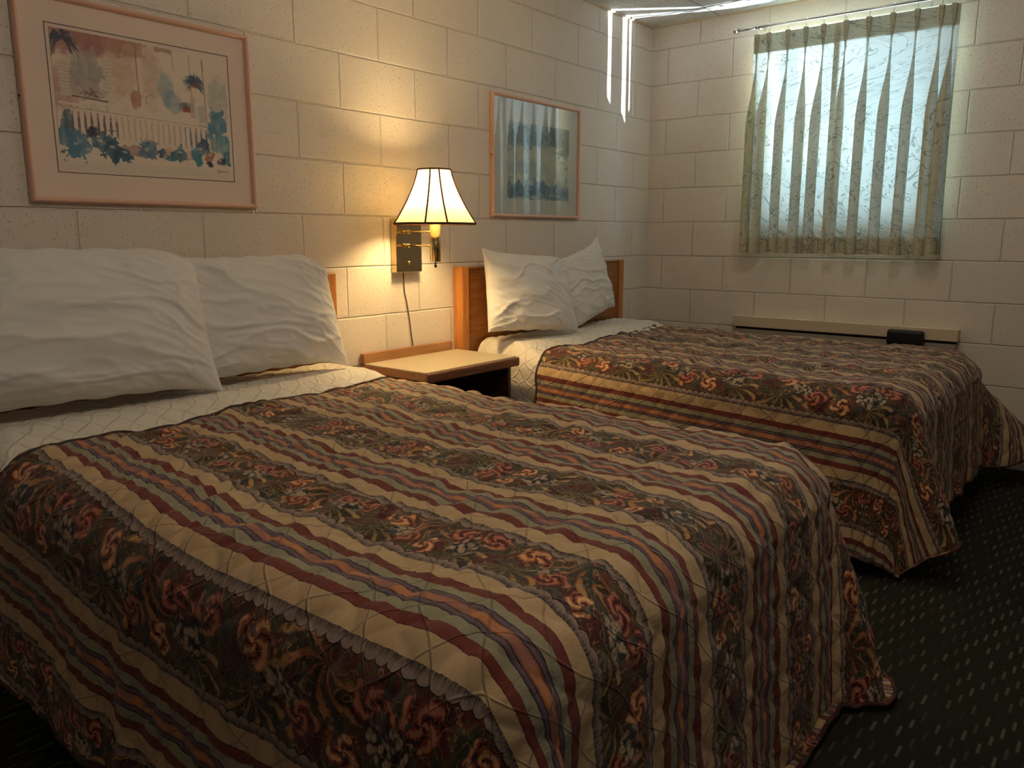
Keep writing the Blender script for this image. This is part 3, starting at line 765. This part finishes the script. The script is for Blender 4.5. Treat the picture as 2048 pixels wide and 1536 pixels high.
def picture(x0, x1, z0, z1, label, matm, inner, img, fwid, line, nm_label_frame=None):
    r = empty('framed_picture', ((x0+x1)/2, -.002, (z0+z1)/2), label, 'picture', 'framed watercolour prints')
    d0, d1 = -.024, -.002
    for nme, lo, hi in (('frame_rail', (x0, d0, z0), (x1, d1, z0+fwid)), ('frame_rail', (x0, d0, z1-fwid), (x1, d1, z1)),
                        ('frame_rail', (x0, d0, z0+fwid), (x0+fwid, d1, z1-fwid)), ('frame_rail', (x1-fwid, d0, z0+fwid), (x1, d1, z1-fwid))):
        pass
    V = []; F = []                         # one mitred moulding with a rounded profile
    prof = [(0, d1), (0, -.016), (.002, -.021), (.006, d0), (.010, -.0235), (.0135, -.020), (fwid, -.014), (fwid, d1)]
    for (cx, cz, sx, sz) in ((x0, z0, 1, 1), (x1, z0, -1, 1), (x1, z1, -1, -1), (x0, z1, 1, -1)):
        for a, y in prof: V.append((cx+sx*a, y, cz+sz*a))
    k = len(prof)
    for i in range(4):
        j = (i+1) % 4
        for q in range(k-1): F.append((i*k+q, i*k+q+1, j*k+q+1, j*k+q))
    fr = adopt(mesh_obj('frame', V, F, 'frame'), r)
    for sx, xx in ((-1, x0), (1, x1)):
        subpart(tube('frame_screw', [(xx-sx*.004, -.012, (z0+z1)/2), (xx+sx*.0025, -.012, (z0+z1)/2)], .0035, 'black', n=10), fr)
    adopt(box('mat_board', (x0+fwid-.002, -.009, z0+fwid-.002), (x1-fwid+.002, -.003, z1-fwid+.002), matm), r)
    ix0, ix1, iz0, iz1 = inner
    if line:
        g = .012
        for lo, hi in (((ix0-g, -.0098, iz0-g), (ix1+g, -.0092, iz0-g+line)), ((ix0-g, -.0098, iz1+g-line), (ix1+g, -.0092, iz1+g)),
                       ((ix0-g, -.0098, iz0-g+line), (ix0-g+line, -.0092, iz1+g-line)), ((ix1+g-line, -.0098, iz0-g+line), (ix1+g, -.0092, iz1+g-line))):
            adopt(box('mat_line', lo, hi, 'matline'), r)
    paint_grid('print', ix0, ix1, iz0, iz1, -.0101, img, r)
    adopt(box('glass', (x0+fwid, -.0145, z0+fwid), (x1-fwid, -.0130, z1-fwid), 'glass'), r)
picture(-3.560, -2.826, 1.236, 1.812, 'large pink-framed watercolour of a white balcony with hanging plants, above the nearer bed', 'mat1', (-3.466, -2.916, 1.335, 1.722), art_porch(), .016, .0022)
picture(-1.530, -.787, 1.230, 1.806, 'framed bluish landscape watercolour reflecting the curtain, above the farther bed', 'mat2', (-1.410, -.885, 1.320, 1.690), art_land(), .016, 0)

# ------------------------------------------------------------------ curtain and rod
CT, CB = 2.214, 1.045
def curtain():
    ya, yb = -.672, -1.676; L = ya-yb
    left = [.0, .075, .165, .252, .338]; 
    pleats = [-.692, -.759, -.862, -.957, -1.048, -1.161, -1.271, -1.382, -1.492, -1.598, -1.652]
    nz = 120; z = np.linspace(0, 1, nz); neck = .118
    low = smooth01((z-neck)/.32); cols = []; marks = []
    base = -.078
    def seg(y0, y1, n, k):                                             # flat run between two folds
        for q in np.linspace(0, 1, n, endpoint=False):
            bow = math.sin(q*PI)
            cols.append((base + .012*bow*low + .003*np.sin(z*5+k*2.1)*low*bow, (y0 + (y1-y0)*q) + .004*np.sin(z*6+k)*low))
    prev = ya
    for i, py in enumerate(pleats):
        sd = np.random.RandomState(60+i).rand(5)
        Rz = np.where(z < neck, .0130-.0100*smooth01(z/neck), .0030+(.0205+.006*sd[0])*low)
        a0 = np.radians(150 + 18*(1-smooth01((z-.75)/.25)) - 34*smooth01((z-.72)/.28)*sd[1])
        cy = py + (sd[2]-.3)*.016*low; nk = Rz*np.sin(a0)
        n = 10 if i else 8
        y1 = cy + nk
        for q in np.linspace(0, 1, n, endpoint=False):
            bow = math.sin(q*PI); cols.append((base + .012*bow*low, prev + (y1-prev)*q))
        for al in np.linspace(-1, 1, 34):
            A_ = al*a0
            x3 = np.where(z < neck*.95, .0022*math.cos(al*PI*3)*(1-z/neck*.8), 0)
            squash = 1 + .35*sd[3]*low
            cols.append((base - Rz*(np.cos(A_)-np.cos(a0))*squash + x3, cy - Rz*np.sin(A_)*1.0 + .006*(sd[4]-.2)*low*(np.cos(A_)+1)))
        prev = cy - nk
        marks.append(len(cols))
    for q in np.linspace(0, 1, 14):
        bow = math.sin(q*PI); cols.append((base + .010*bow*low - .012*q*low, prev + (yb-prev)*q - .012*z*q))
    X_ = np.stack([c[0]*np.ones(nz) for c in cols], 1); Yf = np.stack([c[1]*np.ones(nz) for c in cols], 1)
    A, Z = np.meshgrid(np.linspace(0, 1, X_.shape[1]), z)
    X_ = X_ + vnoise(A*40, Z*5, 4)*.002*smooth01(Z*3)
    Zf = CT - (CT-CB)*Z + vnoise(A*26, Z*0, 9)*.004*(Z > .97)
    arc = np.cumsum(np.hypot(np.gradient(X_, axis=1), np.gradient(Yf, axis=1)), axis=1)
    r = empty('curtain', (-.07, (ya+yb)/2, CT), 'pleated leaf-and-flower curtain lit from behind, hanging in front of the window', 'curtain')
    Pn = np.stack([X_, Yf, Zf], -1); cl = np.stack([arc, CT-Zf], -1)
    k = marks[4] + 7
    adopt(grid_obj('curtain_panel', Pn[:, :k+2], 'curtain', cloth=cl[:, :k+2]), r)
    P2 = Pn[:, k-2:].copy(); P2[..., 0] += -.004
    adopt(grid_obj('curtain_panel', P2, 'curtain', cloth=cl[:, k-2:]+3.3), r)
    # doubled heading band and hem on the room side
    for nme, z0, z1, off in (('heading', 0, .088, .0022), ('hem', .93, 1.0, .0022)):
        i0, i1 = int(z0*(nz-1)), int(z1*(nz-1))+1
        Q = Pn[i0:i1].copy(); Q[..., 0] += off                         # behind the face, towards the window
        adopt(grid_obj(nme, Q, 'curtain', cloth=cl[i0:i1]+7.7), r)
    return pleats
pleats = curtain()
rod = empty('curtain_rod', (-.075, -1.1, 2.25), 'slim nickel curtain rod with a ball finial, above the curtain', 'curtain rod')
adopt(tube('rod', [(-.088, -.575, 2.252), (-.088, -1.74, 2.252)], .0065, 'steel'), rod)
adopt(tube('rod_sleeve', [(-.088, -.575, 2.252), (-.088, -.68, 2.252)], .0085, 'steel'), rod)
for y in (-.567, -1.748):
    bm = bmesh.new(); bmesh.ops.create_uvsphere(bm, u_segments=20, v_segments=12, radius=.0145, matrix=Matrix.Translation((-.088, y, 2.252)))
    adopt(bm_obj('finial', bm, 'steel', smooth=True), rod)
for y in (-.70, -1.70):
    adopt(tube('bracket', [(-.001, y, 2.252), (-.05, y, 2.252), (-.088, y, 2.245)], .005, 'steel'), rod)
for i, y in enumerate(pleats):
    h = empty('curtain_hook', (-.088, y, 2.24), 'small metal ring hook on the curtain rod above a pleat', 'curtain hook', 'hooks holding the curtain pleats')
    ring = [(-.088+math.cos(t)*.0105, y, 2.2505+math.sin(t)*.0115) for t in [2*PI*k/20 for k in range(20)]]
    adopt(tube('ring', ring, .0014, 'steel', n=6, closed=True), h)
    adopt(tube('pin', [(-.088, y, 2.240), (-.089, y, 2.224), (-.085, y, 2.195)], .0016, 'steel', n=6), h)

# ------------------------------------------------------------------ heater under the window
ht = empty('wall_heater', (-.03, -1.2, .3), 'cream-painted wall heater box with a dark slot, behind the farther bed', 'heater')
adopt(box('hood', (-.060, -1.802, .618), (-.001, -.622, .680), 'cream_paint', bev=.004), ht)
adopt(box('casing', (-.052, -1.795, .20), (-.001, -.63, .604), 'grey', bev=.003), ht)
adopt(box('slot', (-.044, -1.79, .604), (-.001, -.64, .618), 'dark'), ht)
adopt(box('control_cover', (-.100, -1.655, .585), (-.0605, -1.478, .664), 'black', bev=.014), ht)
bpy.context.view_layer.update()
